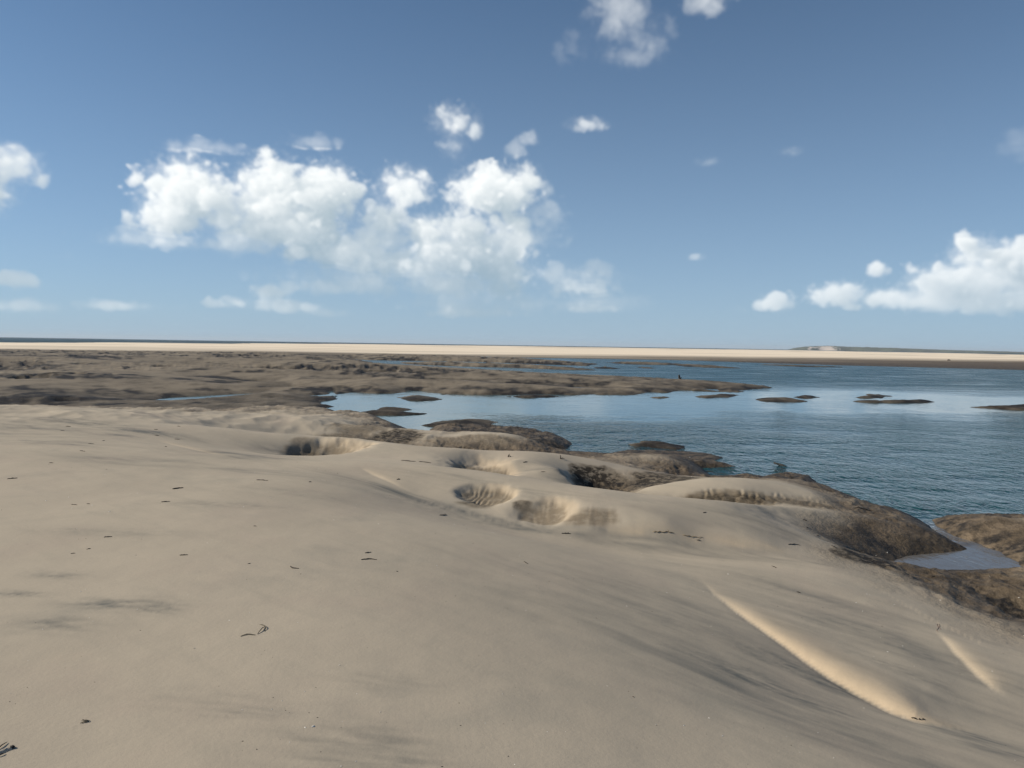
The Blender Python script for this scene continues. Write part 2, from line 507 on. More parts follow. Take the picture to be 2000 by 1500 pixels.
# low scarps: line (u, v, z, height), width of the steep face, fall-back length behind it
SCARPS = [
    ([(1345, 1105, .70, 0), (1395, 1160, .70, .015), (1440, 1195, .69, .03), (1500, 1243, .67, .04), (1560, 1285, .66, .05), (1620, 1325, .65, .06), (1680, 1358, .64, .065), (1740, 1388, .64, .06), (1785, 1404, .64, .045), (1830, 1410, .64, .02), (1900, 1416, .63, .008), (1990, 1430, .62, 0)], .21, .6),
    ([(1815, 1215, .55, 0), (1838, 1238, .55, .015), (1870, 1275, .55, .022), (1905, 1312, .55, .026), (1935, 1338, .55, .02), (1985, 1365, .55, 0)], .11, .35),
    ([(1120, 1025, .68, 0), (1200, 1043, .645, .022), (1280, 1050, .62, .025), (1360, 1058, .59, .022), (1440, 1066, .56, .028), (1495, 1074, .54, .03), (1540, 1078, .52, .01), (1600, 1085, .48, .0)], .10, .5),
    ([(285, 848, 1.05, 0), (320, 858, 1.05, .010), (360, 870, 1.04, .014), (420, 888, 1.03, .010), (480, 905, 1.03, 0)], .20, 1.2),
    ([(695, 912, .97, 0), (715, 922, .95, .014), (740, 933, .93, .016), (780, 952, .89, .008), (830, 972, .84, 0)], .12, .6),
]
SC = []
for line, w, L in SCARPS:
    SC.append(([(*spot(u, v, z), a) for u, v, z, a in line], w, L))


def scarps(X, Y):
    add = np.zeros(X.shape); face = np.zeros(X.shape)
    for line, w, L in SC:
        p = np.array(line)
        m = (X > p[:, 0].min() - 4 * L) & (X < p[:, 0].max() + 4 * L) & (Y > p[:, 1].min() - 4 * L) & (Y < p[:, 1].max() + 4 * L)
        if not m.any():
            continue
        x = X[m] + 0.010 * fbm(X[m] * 5, Y[m] * 5, 3, 5); y = Y[m] + 0.010 * fbm(X[m] * 5, Y[m] * 5, 3, 6)
        best = np.full(x.shape, 1e9); sd = np.zeros(x.shape); num = np.zeros(x.shape); den = np.zeros(x.shape)
        for i in range(len(p) - 1):
            ex, ey = p[i + 1, 0] - p[i, 0], p[i + 1, 1] - p[i, 1]
            t = np.clip(((x - p[i, 0]) * ex + (y - p[i, 1]) * ey) / (ex * ex + ey * ey), 0, 1)
            qx = x - (p[i, 0] + ex * t); qy = y - (p[i, 1] + ey * t)
            d = np.hypot(qx, qy)
            wgt = math.hypot(ex, ey) / (d * d + 0.004) ** 2
            num += wgt * (p[i, 2] + (p[i + 1, 2] - p[i, 2]) * t); den += wgt
            b = d < best
            best[b] = d[b]
            sd[b] = (np.sign(ex * qy - ey * qx) * d)[b]
        am = num / den
        # nothing beyond the two ends
        for (q0, q1) in ((p[0], p[1]), (p[-1], p[-2])):
            L0 = math.hypot(q0[0] - q1[0], q0[1] - q1[1])
            over = ((x - q0[0]) * (q0[0] - q1[0]) + (y - q0[1]) * (q0[1] - q1[1])) / L0
            am = am * (1 - sstep(-L0 * 1.5, 0.0, over) * (best < 3 * L))
        ww = w * (0.35 + 0.65 * np.clip(am / max(p[:, 2].max(), 1e-6), 0, 1))
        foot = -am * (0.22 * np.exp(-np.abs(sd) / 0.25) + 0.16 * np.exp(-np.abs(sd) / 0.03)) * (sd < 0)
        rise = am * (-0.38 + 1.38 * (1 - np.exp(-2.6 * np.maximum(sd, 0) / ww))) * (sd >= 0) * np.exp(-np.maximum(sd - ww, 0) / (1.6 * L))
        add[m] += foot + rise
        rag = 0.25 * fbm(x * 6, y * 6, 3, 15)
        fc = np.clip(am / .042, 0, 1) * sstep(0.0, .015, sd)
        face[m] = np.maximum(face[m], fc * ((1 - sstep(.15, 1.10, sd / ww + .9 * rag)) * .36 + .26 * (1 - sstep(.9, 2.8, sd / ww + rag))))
    return add, face


# scour pits with current ripples: u, v, z, half-width px, half-depth m, depth, ripple period, ripple height, slant
PITS = [
    (640, 884, .70, 70, .75, .20, .13, .016, .5), (935, 910, .70, 65, .8, .12, .085, .014, .3), (952, 972, .80, 52, .30, .14, .075, .014, .9),
    (1065, 1000, .76, 55, .30, .12, .11, .010, -.2), (1160, 1022, .70, 60, .18, .04, .12, .006, -.3), (1165, 950, .4, 60, .6, .24, .10, .006, .2),
    (1420, 975, .47, 115, .28, .03, .165, .028, .25), (1580, 982, .42, 90, .30, .02, .15, .018, -.3), (1700, 1096, .10, 45, .30, .16, .1, .008, .5),
    (1985, 1195, .16, 60, .5, .05, .16, .022, .6), (700, 842, .42, 60, 1.0, .06, .2, .012, .3), (940, 868, .35, 110, .9, .03, .22, .022, .3), (1800, 1070, .2, 90, .5, 0, .13, .02, 1.2), (1330, 925, .2, 70, 1.2, .02, .2, .025, .5),
]
PT = []
for (u, v, z, a, b, dep, per, rh, sl_) in PITS:
    x, y = spot(u, v, z)
    PT.append((x, y, a / F * math.hypot(x, y), b, dep, per, rh, sl_))


def pits(X, Y):
    add = np.zeros(X.shape); rip = np.zeros(X.shape); lit_rim = np.zeros(X.shape)
    for i, (cx, cy, a, b, dep, per, rh, sl_) in enumerate(PT):
        m = (np.abs(X - cx) < 2.2 * a) & (np.abs(Y - cy) < 2.2 * b)
        if not m.any():
            continue
        x = X[m] - cx; y = Y[m] - cy
        wx = 0.16 * a * fbm(X[m] * 2.5, Y[m] * 2.5, 3, 40 + i) / .4; wy = 0.16 * b * fbm(X[m] * 2.5, Y[m] * 2.5, 3, 60 + i) / .4
        q = ((x + wx) / a) ** 2 + ((y + wy) / b) ** 2
        k = np.exp(-q ** 2.0 * 1.1)
        ph = (np.hypot(x + (1.0 + sl_) * a, 0.9 * (y - 1.2 * b)) + 0.5 * per * fbm(X[m] * 3.0, Y[m] * 3.0, 2, 80 + i) / 0.3) / per * 2 * np.pi
        s = np.sin(ph) + 0.3 * np.sin(2 * ph + .6)
        brk = np.clip(0.55 + 1.6 * fbm(X[m] * 4 + 7, Y[m] * 4, 3, 120 + i), 0, 1)
        add[m] += -0.85 * dep * k + 0.5 * rh * s * brk * sstep(.15, .7, k)
        rip[m] = np.maximum(rip[m], sstep(.2, .75, k + .25 * fbm(X[m] * 5, Y[m] * 5, 3, 140 + i)) * (1 if dep > .02 else .45))
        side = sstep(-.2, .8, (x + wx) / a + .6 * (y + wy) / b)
        lit_rim[m] = np.maximum(lit_rim[m], side * sstep(.02, .2, k) * (1 - sstep(.4, .8, k)) * (.38 if dep > .04 and cy < 17 and i < 5 else 0))  # sun-facing side of the pit wall lightened through the colour
    return add, rip, lit_rim


# broad swells of the flats: where seen, height there, half-width px, half-depth m, lift
SWELLS = [(100, 700, .6, 420, 9, .36), (520, 708, .55, 220, 8, .32), (330, 738, .6, 170, 4, .40), (40, 758, .6, 120, 3, .26), 
          (600, 745, .5, 120, 5, .16), (830, 738, .4, 130, 6, .14), (900, 757, .35, 110, 4, .10), (0, 725, .3, 300, 4, -.24), (420, 722, .3, 240, 3.5, -.24), (640, 730, .3, 120, 3, -.1)]
MB = []
for (u, v, z, a, b, hh) in SWELLS:
    x, y = spot(u, v, z)
    MB.append((x, y, a / F * math.hypot(x, y), b, hh))


# soaked ground in hollows, and the shade there put into the colour: where seen, height, half-width px, half-depth m, strength
SOAK_SHADES = [(1168, 946, .25, 52, .50, .9), (1225, 958, .28, 40, .30, .6), (1300, 938, .15, 70, .7, .75), (1700, 1092, .08, 42, .35, 1.0), (1660, 1085, .2, 30, .2, .7), (1410, 978, .42, 100, .16, .55), (1560, 983, .38, 80, .14, .4), (780, 852, .15, 45, .9, .8), (585, 886, .66, 26, .5, .38),
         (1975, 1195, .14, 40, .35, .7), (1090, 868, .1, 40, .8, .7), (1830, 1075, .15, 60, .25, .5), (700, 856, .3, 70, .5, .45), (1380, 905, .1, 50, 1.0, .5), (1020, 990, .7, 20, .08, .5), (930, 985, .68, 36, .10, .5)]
SK = []


def soak_shading(X, Y):
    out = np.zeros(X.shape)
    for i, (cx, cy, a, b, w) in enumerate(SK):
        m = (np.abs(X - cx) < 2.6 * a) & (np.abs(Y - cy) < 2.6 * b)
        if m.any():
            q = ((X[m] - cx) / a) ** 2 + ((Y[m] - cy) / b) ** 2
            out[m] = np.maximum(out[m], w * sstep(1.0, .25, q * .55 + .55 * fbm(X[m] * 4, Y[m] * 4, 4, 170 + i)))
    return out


def land(X, Y):
    """Height of the ground and the traits of its sand at world points."""
    r = np.hypot(X, Y)
    jit = (0.05 + 0.012 * np.minimum(r, 120)) * fbm(X * 0.9, Y * 0.9, 3, 3) + 0.035 * r ** 0.5 * fbm(X * 2.7, Y * 2.7, 3, 9)
    # near beach
    h = np.full(X.shape, -0.6)
    d_beach = np.full(X.shape, -30.0)
    near = r < 46
    d_beach[near] = sdf(BEACH, X[near], Y[near]) + jit[near] * 0.45
    far_beach = (~near) & (Y < 5)
    d_beach[far_beach] = 3.0
    base = np.full(X.shape, .8)
    base[near] = survey(X[near], Y[near])
    ad, face = scarps(X, Y)
    pt, rip, lit_rim = pits(X, Y)
    undul = 0.012 * fbm(X * 0.6, Y * 0.6, 3, 21) + 0.004 * fbm(X * 2.2, Y * 2.2, 3, 22)
    beach = base + ad + pt + undul
    wetlow = 1 - sstep(.22, .46, beach + .08 * fbm(X * 1.3, Y * 1.3, 3, 33))
    knob = billow(X * 1.7, Y * 1.1, 3, 35)
    beach = beach + wetlow * (0.075 * knob - 0.02 + 0.02 * billow(X * 5, Y * 4, 2, 36))
    brow = sstep(15.5, 18.5, r) * sstep(2, -3, X)
    beach = beach + brow * 0.10 * billow(X * .55, Y * .45, 3, 38)
    shore = np.where(d_beach > 0, 0.42 * np.maximum(d_beach, 0) ** 0.85, 0.35 * d_beach)
    beach = smin(beach, shore, 0.07)
    beach = np.where(d_beach > 0, np.maximum(beach, 0.012 * np.minimum(d_beach * 6, 1)), np.minimum(beach, shore))
    # mud flats and islets
    mid = (r > 14) & (r < 420)
    d_mud = np.full(X.shape, -20.0)
    xm, ym = X[mid], Y[mid]
    dm = sdf(MUD, xm, ym) + jit[mid] * 1.0
    for p in ISLETS:
        dm = np.maximum(dm, local_sdf(p, xm, ym, 12.0) + jit[mid] * 0.9)
    for p in CUTS:
        dm = np.minimum(dm, -local_sdf(p, xm, ym, 12.0) + jit[mid] * 0.25)
    d_mud[mid] = dm
    sc = 1.0 + np.minimum(r, 120) / 120.0
    hum = billow(X * 0.07 + .02 * Y, Y * 0.085, 2, 51) * 0.62 + billow(X * 0.33, Y * 0.24, 3, 57) * 0.46
    left = sstep(30, -25, X - 0.05 * Y)
    back = sstep(36, 42, r)
    rag_m = 0.22 * fbm(X * .55, Y * .45, 4, 58) * (1 - .65 * sstep(60, 110, r))
    hp = hum + rag_m
    top = 0.09 + (0.13 + .16 * left * back) * sstep(-.06, .10, hp) + 0.26 * left * back * sstep(.30, .44, hp) + 0.085 * billow(X * 1.0, Y * .7, 4, 66) - 0.20 * sstep(.02, -.20, hp)
    top = top * (0.62 + .38 * back) * np.where(top > 0, 0.55 + .45 * left, 1.0)
    for (cx, cy, a_, b_, hh) in MB:
        e = ((X - cx) / a_) ** 2 + ((Y - cy) / b_) ** 2
        top = top + hh * np.exp(-e * e * 0.8)
    ms = np.where(d_mud > 0, 0.14 * np.maximum(d_mud, 0) ** 0.75, 0.3 * d_mud)
    mud = smin(top, ms, 0.06)
    mud = np.where(d_mud > 0, mud, np.minimum(mud, ms))
    # far sandbank
    d_bank = np.full(X.shape, -30.0)
    fr = r > 90
    d_bank[fr] = sdf(BANK, X[fr], Y[fr]) + 3.0 * fbm(X[fr] * 0.03, Y[fr] * 0.06, 3, 71)
    bank = np.where(d_bank > 0, 0.55 * (1 - np.exp(-np.maximum(d_bank, 0) / 45.0)), 0.05 * d_bank)
    bank = bank + np.where(d_bank > 2, 1, 0) * (0.10 * fbm(X * 0.02, Y * 0.05, 3, 73)) * (1 - np.exp(-np.maximum(d_bank, 0) / 20.0))
    h = np.maximum(np.maximum(beach, mud), bank)
    h = np.maximum(h, -0.6)
    behind = (Y < -2) & ~near
    h = np.where(behind, 0.8 + .3 * fbm(X * .05, Y * .05, 2, 91), h)
    # traits
    is_mud = sstep(0.0, 0.05, mud - beach) * (mud > bank)
    damp_b = 1 - sstep(.22, .54, h + .12 * fbm(X * 1.1, Y * 1.1, 4, 95))
    edge = np.maximum(np.exp(-((hp - .03) / .13) ** 2), np.exp(-((hp - .38) / .12) ** 2) * left * back)
    tone = np.maximum(edge, 1 - sstep(-.10, .06, hp)) + .55 * fbm(X * .5, Y * .32, 4, 98) + .35 * (1 - sstep(.05, .20, h)) + .12 + .36 * (1 - left * back)
    damp_m = 0.54 + 0.46 * np.clip(tone, 0, 1)
    damp = damp_b * (1 - is_mud) + damp_m * is_mud
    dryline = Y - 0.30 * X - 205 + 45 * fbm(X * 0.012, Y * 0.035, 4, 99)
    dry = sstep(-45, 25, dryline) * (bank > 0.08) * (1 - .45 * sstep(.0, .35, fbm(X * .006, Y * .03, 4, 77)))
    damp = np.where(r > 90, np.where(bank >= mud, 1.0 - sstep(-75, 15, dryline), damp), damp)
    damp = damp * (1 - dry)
    return h, damp, dry, rip, is_mud, np.maximum(face * 1.35, lit_rim * 1.2)


# dark mineral streaks on the bank: where seen, half-length and half-width in metres, heading in degrees, strength
STAINS = [
    (1480, 1340, 1.1, .42, -38, .60), (1650, 1440, .9, .35, -30, .50), (1300, 1200, 1.2, .45, -35, .40), (1750, 1260, 1.5, .35, -40, .50), (1950, 1400, .6, .3, -35, .4),
    (1400, 1250, .9, .30, -38, .55), (1480, 1330, .5, .16, -38, .95), (1560, 1310, .5, .14, -38, .9), (1560, 1400, .6, .2, -35, .6), (1330, 1320, .4, .2, -30, .35),
    (1300, 1170, 1.0, .35, -30, .35), (1600, 1170, 1.4, .3, -40, .40), (1720, 1240, 1.0, .2, -40, .55), (1850, 1300, .7, .12, -42, .6), (1790, 1320, .5, .10, -42, .5), (1900, 1440, .5, .12, -30, .7), (1960, 1470, .4, .1, -30, .6), (1650, 1460, .6, .2, -25, .45),
    (780, 965, 1.2, .14, -35, .75), (900, 1000, 1.2, .10, -25, .9), (1100, 1042, 2.0, .15, -15, .6), (1300, 1060, 1.6, .14, -12, .5), (1420, 1080, 1.2, .25, -12, .4), (860, 930, .9, .2, -25, .35), (1020, 960, 1.2, .16, -25, .35),
    (230, 1180, .30, .10, 5, .6), (300, 1190, .14, .08, 0, .5), (110, 1125, .18, .08, 0, .4), (110, 1220, .22, .12, 0, .45), (480, 1390, .2, .06, 0, .3), (690, 1450, .28, .13, 0, .4), (720, 1490, .3, .1, 0, .4), (200, 1040, .5, .12, 0, .3),
    (280, 843, .9, .25, -20, .95), (220, 850, .5, .2, -10, .6), (140, 823, 1.4, .3, -12, .6), (60, 835, 1.6, .5, -15, .45), (110, 865, 1.2, .3, -15, .45), (260, 900, 1.2, .4, -15, .35), (470, 888, .9, .6, -25, .6), (540, 885, .5, .4, 0, .5), (30, 850, 1.5, .5, 0, .3),
    (1090, 930, .9, .5, -30, .5), (750, 1330, .25, .1, 0, .2), (1110, 1180, 1, .5, -20, .3), (480, 920, 1.2, .25, -10, .3), (20, 1160, .2, .06, 0, .5), (430, 985, .5, .12, 0, .35), (420, 1370, .3, .1, 0, .2),
    (1580, 1030, .9, .5, -20, .35), (1500, 1030, .9, .3, -20, .35), (1330, 1010, .9, .3, -20, .25), (560, 960, .9, .3, -10, .22), (1150, 880, .9, .5, -10, .3),
]


def hit(u, v):
    """First point of the ground met when looking towards (u, v)."""
    d = ray(u, v)
    t = np.exp(np.linspace(math.log(1.5), math.log(400.0), 1500))
    x, y, z = d[0] * t, d[1] * t, HC + d[2] * t
    g = np.maximum(land(x, y)[0], 0.0)
    k = np.argmax(z <= g)
    if k == 0:
        k = len(t) - 1
    return float(x[k]), float(y[k]), float(g[k])


# ------------------------------------------------------------------ ground sheet (one polar lattice, finer towards the open view)
th_f = np.radians(np.linspace(-41, 41, 1120))
th_c = np.radians(np.concatenate([np.linspace(41, 319, 110)[1:-1]]))
TH = np.concatenate([th_f, th_c])
vv = np.concatenate([[2600, 2100, 1750], np.arange(1450, 320, -3.2), np.arange(320, 24, -0.85), np.arange(24, 5.0, -0.6)])
R = 1.95 * F / vv
R = np.concatenate([[0.01, 0.15, 0.4, 0.8], R, np.array([900, 1200, 1600, 2200, 3000.])])
R = np.unique(R)
TT, RR = np.meshgrid(TH, R, indexing='ij')
GX = (np.sin(TT) * RR); GY = (np.cos(TT) * RR)
nt, nr = TT.shape
fx = GX.ravel(); fy = GY.ravel()
gh, gdamp, gdry, grip, gmud, gface = land(fx, fy)
gst = np.zeros(fx.shape)
for (u, v, z, a, b, w) in SOAK_SHADES:
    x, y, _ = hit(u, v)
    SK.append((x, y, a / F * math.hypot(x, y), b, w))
gsoak_shade = soak_shading(fx, fy)
for (u, v, a, b, ang, s) in STAINS:
    x, y, _ = hit(u, v)
    m = (np.abs(fx - x) < 3 * a) & (np.abs(fy - y) < 3 * a)
    ca, sa = math.cos(math.radians(ang)), math.sin(math.radians(ang))
    X = fx[m] - x; Y = fy[m] - y
    p = (X * ca + Y * sa) / a; q = (-X * sa + Y * ca) / b
    st = fbm((X * ca + Y * sa) / a * 1.2 + x, (-X * sa + Y * ca) / b * 1.9 + y, 4, 7)
    k = s * np.exp(-(p * p + q * q) * 0.8) * np.clip(0.75 + 1.5 * st, 0, 1.6)
    gst[m] = np.maximum(gst[m], k)

print('ground lattice', nt, nr, nt * nr)


def lattice(name, j0, j1):
    """Faces between radius rows j0 and j1 as one sheet."""
    nj = j1 - j0 + 1
    cols = np.arange(nt)
    idx = (cols[:, None] * nr + np.arange(j0, j1 + 1)[None]).ravel()
    co = np.stack([fx[idx], fy[idx], gh[idx]], 1).astype(np.float32)
    i = np.arange(nt)[:, None]; i2 = (i + 1) % nt
    j = np.arange(nj - 1)[None]
    q = np.stack([i * nj + j, i * nj + j + 1, i2 * nj + j + 1, i2 * nj + j], 2).reshape(-1, 4).astype(np.int32)
    me = bpy.data.meshes.new(name)
    me.vertices.add(len(co)); me.vertices.foreach_set('co', co.ravel())
    me.loops.add(q.size); me.loops.foreach_set('vertex_index', q.ravel()[::1])
    me.polygons.add(len(q))
    me.polygons.foreach_set('loop_start', np.arange(0, q.size, 4, dtype=np.int32))
    me.update(calc_edges=True)
    me.flip_normals()
    me.polygons.foreach_set('use_smooth', np.ones(len(q), bool))
    for nm, arr in (('damp', gdamp), ('dry', gdry), ('stain', gst), ('mud', gmud), ('ripple', grip), ('face', gface), ('soak_shade', gsoak_shade)):
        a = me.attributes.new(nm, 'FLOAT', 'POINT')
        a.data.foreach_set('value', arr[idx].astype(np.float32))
    me.update()
    o = bpy.data.objects.new(name, me)
    C.objects.link(o)
    o['kind'] = 'structure'
    return o


def material(name):
    m = bpy.data.materials.new(name)
    m.use_nodes = True
    m.node_tree.nodes.clear()
    N.tree = m.node_tree
    out = N.node('ShaderNodeOutputMaterial')
    b = N.node('ShaderNodeBsdfPrincipled')
    m.node_tree.links.new(b.outputs[0], out.inputs[0])
    return m, b


def attr(name):
    n = N.node('ShaderNodeAttribute', attribute_name=name)
    return N(n.outputs['Fac'])


def bump(h, strength, dist, prev=None):
    n = N.node('ShaderNodeBump')
    n.inputs['Strength'].default_value = strength
    n.inputs['Distance'].default_value = dist
    N.plug(n.inputs['Height'], h)
    if prev is not None:
        N.plug(n.inputs['Normal'], prev)
    return N(n.outputs[0])


def sand_material():
    m, b = material('sand')
    pos = N(N.node('ShaderNodeNewGeometry').outputs['Position'])
    x, y, z = split_xyz(pos)
    damp, dry, stain, mud = attr('damp'), attr('dry'), attr('stain'), attr('mud')
    big = noise(pos, 0.55, 5.0, 0.55)
    mid = noise(N.vop('MULTIPLY', pos, (1.0, 1.0, 1.0)), 3.2, 5.0, 0.6)
    # streaks drawn out along the run of the ebb
    ru = x * 0.77 + y * -0.64
    rv = x * 0.64 + y * 0.77
    streak = noise(xyz(ru * 0.5, rv * 3.2, z), 1.6, 5.0, 0.62)
    grain = noise(pos, 260.0, 2.0, 0.7)
    col = mixc(big.ramp(.35, .68), (0.422, 0.362, 0.278), (0.468, 0.400, 0.305))
    col = mixc(noise(pos, 1.1, 6.0, .62, 0.6).ramp(.50, .72) * 0.34, col, (0.30, 0.275, 0.225))
    col = mixc(streak.ramp(.48, .74) * 0.22, col, (0.315, 0.285, 0.225))
    col = mixc(mid.ramp(.55, .78) * 0.20, col, (0.47, 0.38, 0.29))
    col = mixc(noise(pos, 0.8, 5.0, .6, .4).ramp(.48, .66) * 0.30, col, (0.42, 0.345, 0.272))
    col = mixc((stain * 1.18).min(1.0) * (0.60 + streak.ramp(.35, .65) * 0.35), col, (0.105, 0.113, 0.108))
    col = mixc(attr('ripple') * 0.72 * noise(pos, 11.0, 4.0, .6).ramp(.25, .6, .55, 1.0), col, (0.155, 0.118, 0.075))
    col = mixc(dry, col, (0.90, 0.765, 0.585))  # pale dry sand; the bank's stronger sunlight is put into this colour too
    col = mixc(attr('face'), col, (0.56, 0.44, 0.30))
    wetc = mixc(noise(pos, 1.7, 5.0, 0.6).ramp(.35, .7), (0.048, 0.037, 0.025), (0.096, 0.072, 0.046))
    wetc = mixc(mud, mixc(noise(pos, 2.3, 5.0, .6).ramp(.35, .7), (0.098, 0.073, 0.046), (0.185, 0.140, 0.092)), wetc)
    wetc = mixc(mud * noise(pos, 0.35, 4.0, .6).ramp(.3, .7), wetc, (0.115, 0.090, 0.062))
    col = mixc(damp.ramp(.05, .95, kind='LINEAR'), col, wetc)
    deep = (damp * (noise(pos, 3.2, 6.0, .70).ramp(.42, .60)) * z.ramp(.06, .36, 1.0, 0.15).max(mud * damp.ramp(.80, 1.0) * 0.8))
    col = mixc(deep * 0.92, col, (0.020, 0.017, 0.014))
    soak_shade = attr('soak_shade')
    col = mixc(soak_shade.ramp(.0, .5) * 0.6, col, (0.10, 0.076, 0.048))
    col = mixc((soak_shade * noise(pos, 9.0, 5.0, .7).ramp(.36, .56, .25, 1.0)).ramp(.25, .8) * 0.92, col, (0.020, 0.016, 0.012))
    mn = noise(N.vop('MULTIPLY', pos, (1.0, 0.6, 1.0)), 1.1, 7.0, .72)
    mudc = mixc((damp.ramp(.54, 1.0, kind='LINEAR') + (mn - 0.5) * 1.5).clamp(), (0.25, 0.207, 0.150), (0.026, 0.020, 0.014))
    col = mixc(mud, col, mudc)
    speck = grain.ramp(.60, .74) * 0.32 + noise(pos, 95.0, 2.0, .6).ramp(.62, .76) * 0.14
    col = mixc(speck, col, (0.10, 0.085, 0.07))
    col = mixc(grain.ramp(.36, .26) * 0.2, col, (0.62, 0.56, 0.47))
    N.plug(b.inputs['Base Color'], col)
    N.plug(b.inputs['Roughness'], 0.92 - damp * 0.30)
    N.plug(b.inputs['Specular IOR Level'], 0.10 + damp * (1.0 - mud) * 0.12)
    hgt = grain * 0.0010 + noise(pos, 45.0, 3.0, .6) * 0.0022 + noise(pos, 7.0, 3.0, .55) * 0.004
    rough = noise(pos, 11.0, 5.0, .65) * damp * (1.0 - mud * 0.6) * 0.10
    nb = bump(hgt + rough, 0.55, 1.0)
    N.plug(b.inputs['Normal'], nb)
    return m


SAND = sand_material()
j_a = int(np.argmin(np.abs(R - 21.5))); j_b = int(np.argmin(np.abs(R - 125)))
beach = lattice('beach', 0, j_a)
flats = lattice('mud_flat', j_a, j_b)
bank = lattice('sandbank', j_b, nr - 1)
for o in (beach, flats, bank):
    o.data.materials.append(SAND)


# ------------------------------------------------------------------ water
def water_material(name, deep, ripple, rough=0.06):
    m, b = material(name)
    pos = N(N.node('ShaderNodeNewGeometry').outputs['Position'])
    x, y, z = split_xyz(pos)
    warp = noise(N.vop('MULTIPLY', pos, (0.035, 0.05, 1)), 1.0, 3.0, .5)
    warp2 = noise(N.vop('MULTIPLY', pos, (0.16, 0.30, 1)), 1.0, 4.0, .6)
    yy = y + (warp - 0.5) * 26.0 + (warp2 - .5) * 9.0
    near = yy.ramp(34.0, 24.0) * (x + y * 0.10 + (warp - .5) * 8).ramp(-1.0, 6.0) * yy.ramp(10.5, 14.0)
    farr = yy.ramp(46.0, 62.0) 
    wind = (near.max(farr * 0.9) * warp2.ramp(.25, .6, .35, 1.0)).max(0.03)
    v1 = xyz(x * 1.5 + y * 0.25, y * 0.62 - x * 0.2, z)     # crests run with the breeze, down the lagoon
    w1 = noise(v1, 1.3, 2.0, 0.5, 0.6)
    w2 = noise(v1, 4.2, 3.0, 0.55, 0.8)
    gust = noise(pos, 0.45, 3.0, .6).ramp(.34, .62, .45, 1.25)
    h = (w1 * 0.08 + w2 * 0.22) * wind * gust * ripple
    nb = bump(h, 1.0, 1.0)
    N.plug(b.inputs['Normal'], nb)
    shoal = y.ramp(12.6, 11.6)          # the creek and its pool are only a few centimetres deep over grey sand
    N.plug(b.inputs['Base Color'], mixc(shoal, mixc(wind.ramp(.03, .5), tuple(c * 1.6 + 0.022 for c in deep), deep), (0.13, 0.125, 0.12)))  # calm water gets a paler base, adding sky sheen by colour
    N.plug(b.inputs['Roughness'], rough + wind * y.ramp(18.0, 70.0) * 0.26)
    b.inputs['IOR'].default_value = 1.33
    b.inputs['Specular IOR Level'].default_value = 0.5
    return m


def sheet(name, x0, x1, y0, y1, mat, z=0.0):
    me = bpy.data.meshes.new(name)
    me.from_pydata([(x0, y0, z), (x1, y0, z), (x1, y1, z), (x0, y1, z)], [], [(0, 1, 2, 3)])
    o = bpy.data.objects.new(name, me)
    me.materials.append(mat)
    C.objects.link(o)
    o['kind'] = 'structure'
    return o


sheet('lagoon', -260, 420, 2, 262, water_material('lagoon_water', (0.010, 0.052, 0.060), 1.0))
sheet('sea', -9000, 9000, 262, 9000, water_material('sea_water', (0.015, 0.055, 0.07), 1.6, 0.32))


# ------------------------------------------------------------------ far headland beyond the sandbank
def far_point(u, dist):
    d = ray(u, 690.0)
    a = math.atan2(d[0], d[1])
    return math.sin(a) * dist, math.cos(a) * dist


def build_headland():
    prof = [(1540, 0), (1552, 2.5), (1570, 4.6), (1590, 5.6), (1612, 6.6), (1635, 6.3), (1660, 5.5), (1700, 5.2), (1740, 4.7), (1780, 4.0), (1830, 3.2), (1880, 2.6), (1940, 2.2), (2000, 1.6), (2100, 1.4), (2250, 1.2), (2500, .8), (2700, 0)]
    pu = np.array([p[0] for p in prof]); ph = np.array([p[1] for p in prof])
    D0 = 4500.0
    us = np.linspace(1538, 2700, 520)
    hs = np.interp(us, pu, ph) / F * D0 * 1.25
    nd = 18
    rng = np.random.default_rng(3)
    verts = []; cliff = []
    for i, u in enumerate(us):
        for j in range(nd):
            t = j / (nd - 1)
            bay = 60 * math.sin(u * 0.035) + 40 * math.sin(u * 0.11 + 1)
            x, y = far_point(u, D0 - 80 + bay + t * 700)
            steep = 1 - math.exp(-t * 9)
            top = hs[i] * (0.75 + 0.25 * math.sin(min(t * 2.2, 1.57)))
            fall = 1 - max(0, (t - .6) / .4) ** 2
            n = float(fbm(np.array([u * .09]), np.array([t * 9.0]), 4, 12)[0])
            z = -0.5 + (2.4 + top) * steep * fall * (1 + .16 * n * min(1, j))
            verts.append((x, y, z))
            c = math.exp(-((u - 1616) / 24) ** 2 * 1.0) + .55 * math.exp(-((u - 1582) / 9) ** 2)
            cliff.append(max(0.0, min(1.0, (c + .8 * n) * 1.5 - .5)) * (1 if t < .35 else 0))
    faces = [(i * nd + j, (i + 1) * nd + j, (i + 1) * nd + j + 1, i * nd + j + 1) for i in range(len(us) - 1) for j in range(nd - 1)]
    me = bpy.data.meshes.new('headland')
    me.from_pydata(verts, [], faces)
    at = me.attributes.new('cliff', 'FLOAT', 'POINT')
    at.data.foreach_set('value', np.array(cliff, np.float32))
    m, b = material('headland_cover')
    pos = N(N.node('ShaderNodeNewGeometry').outputs['Position'])
    wood = mixc(noise(pos, 0.03, 5, .6).ramp(.35, .65), (0.045, 0.06, 0.035), (0.09, 0.105, 0.06))
    N.plug(b.inputs['Base Color'], mixc(attr('cliff').ramp(.3, .6), wood, (0.62, 0.53, 0.45)))
    b.inputs['Roughness'].default_value = 0.95
    me.materials.append(m)
    o = bpy.data.objects.new('headland', me)
    o['kind'] = 'structure'
    C.objects.link(o)


build_headland()


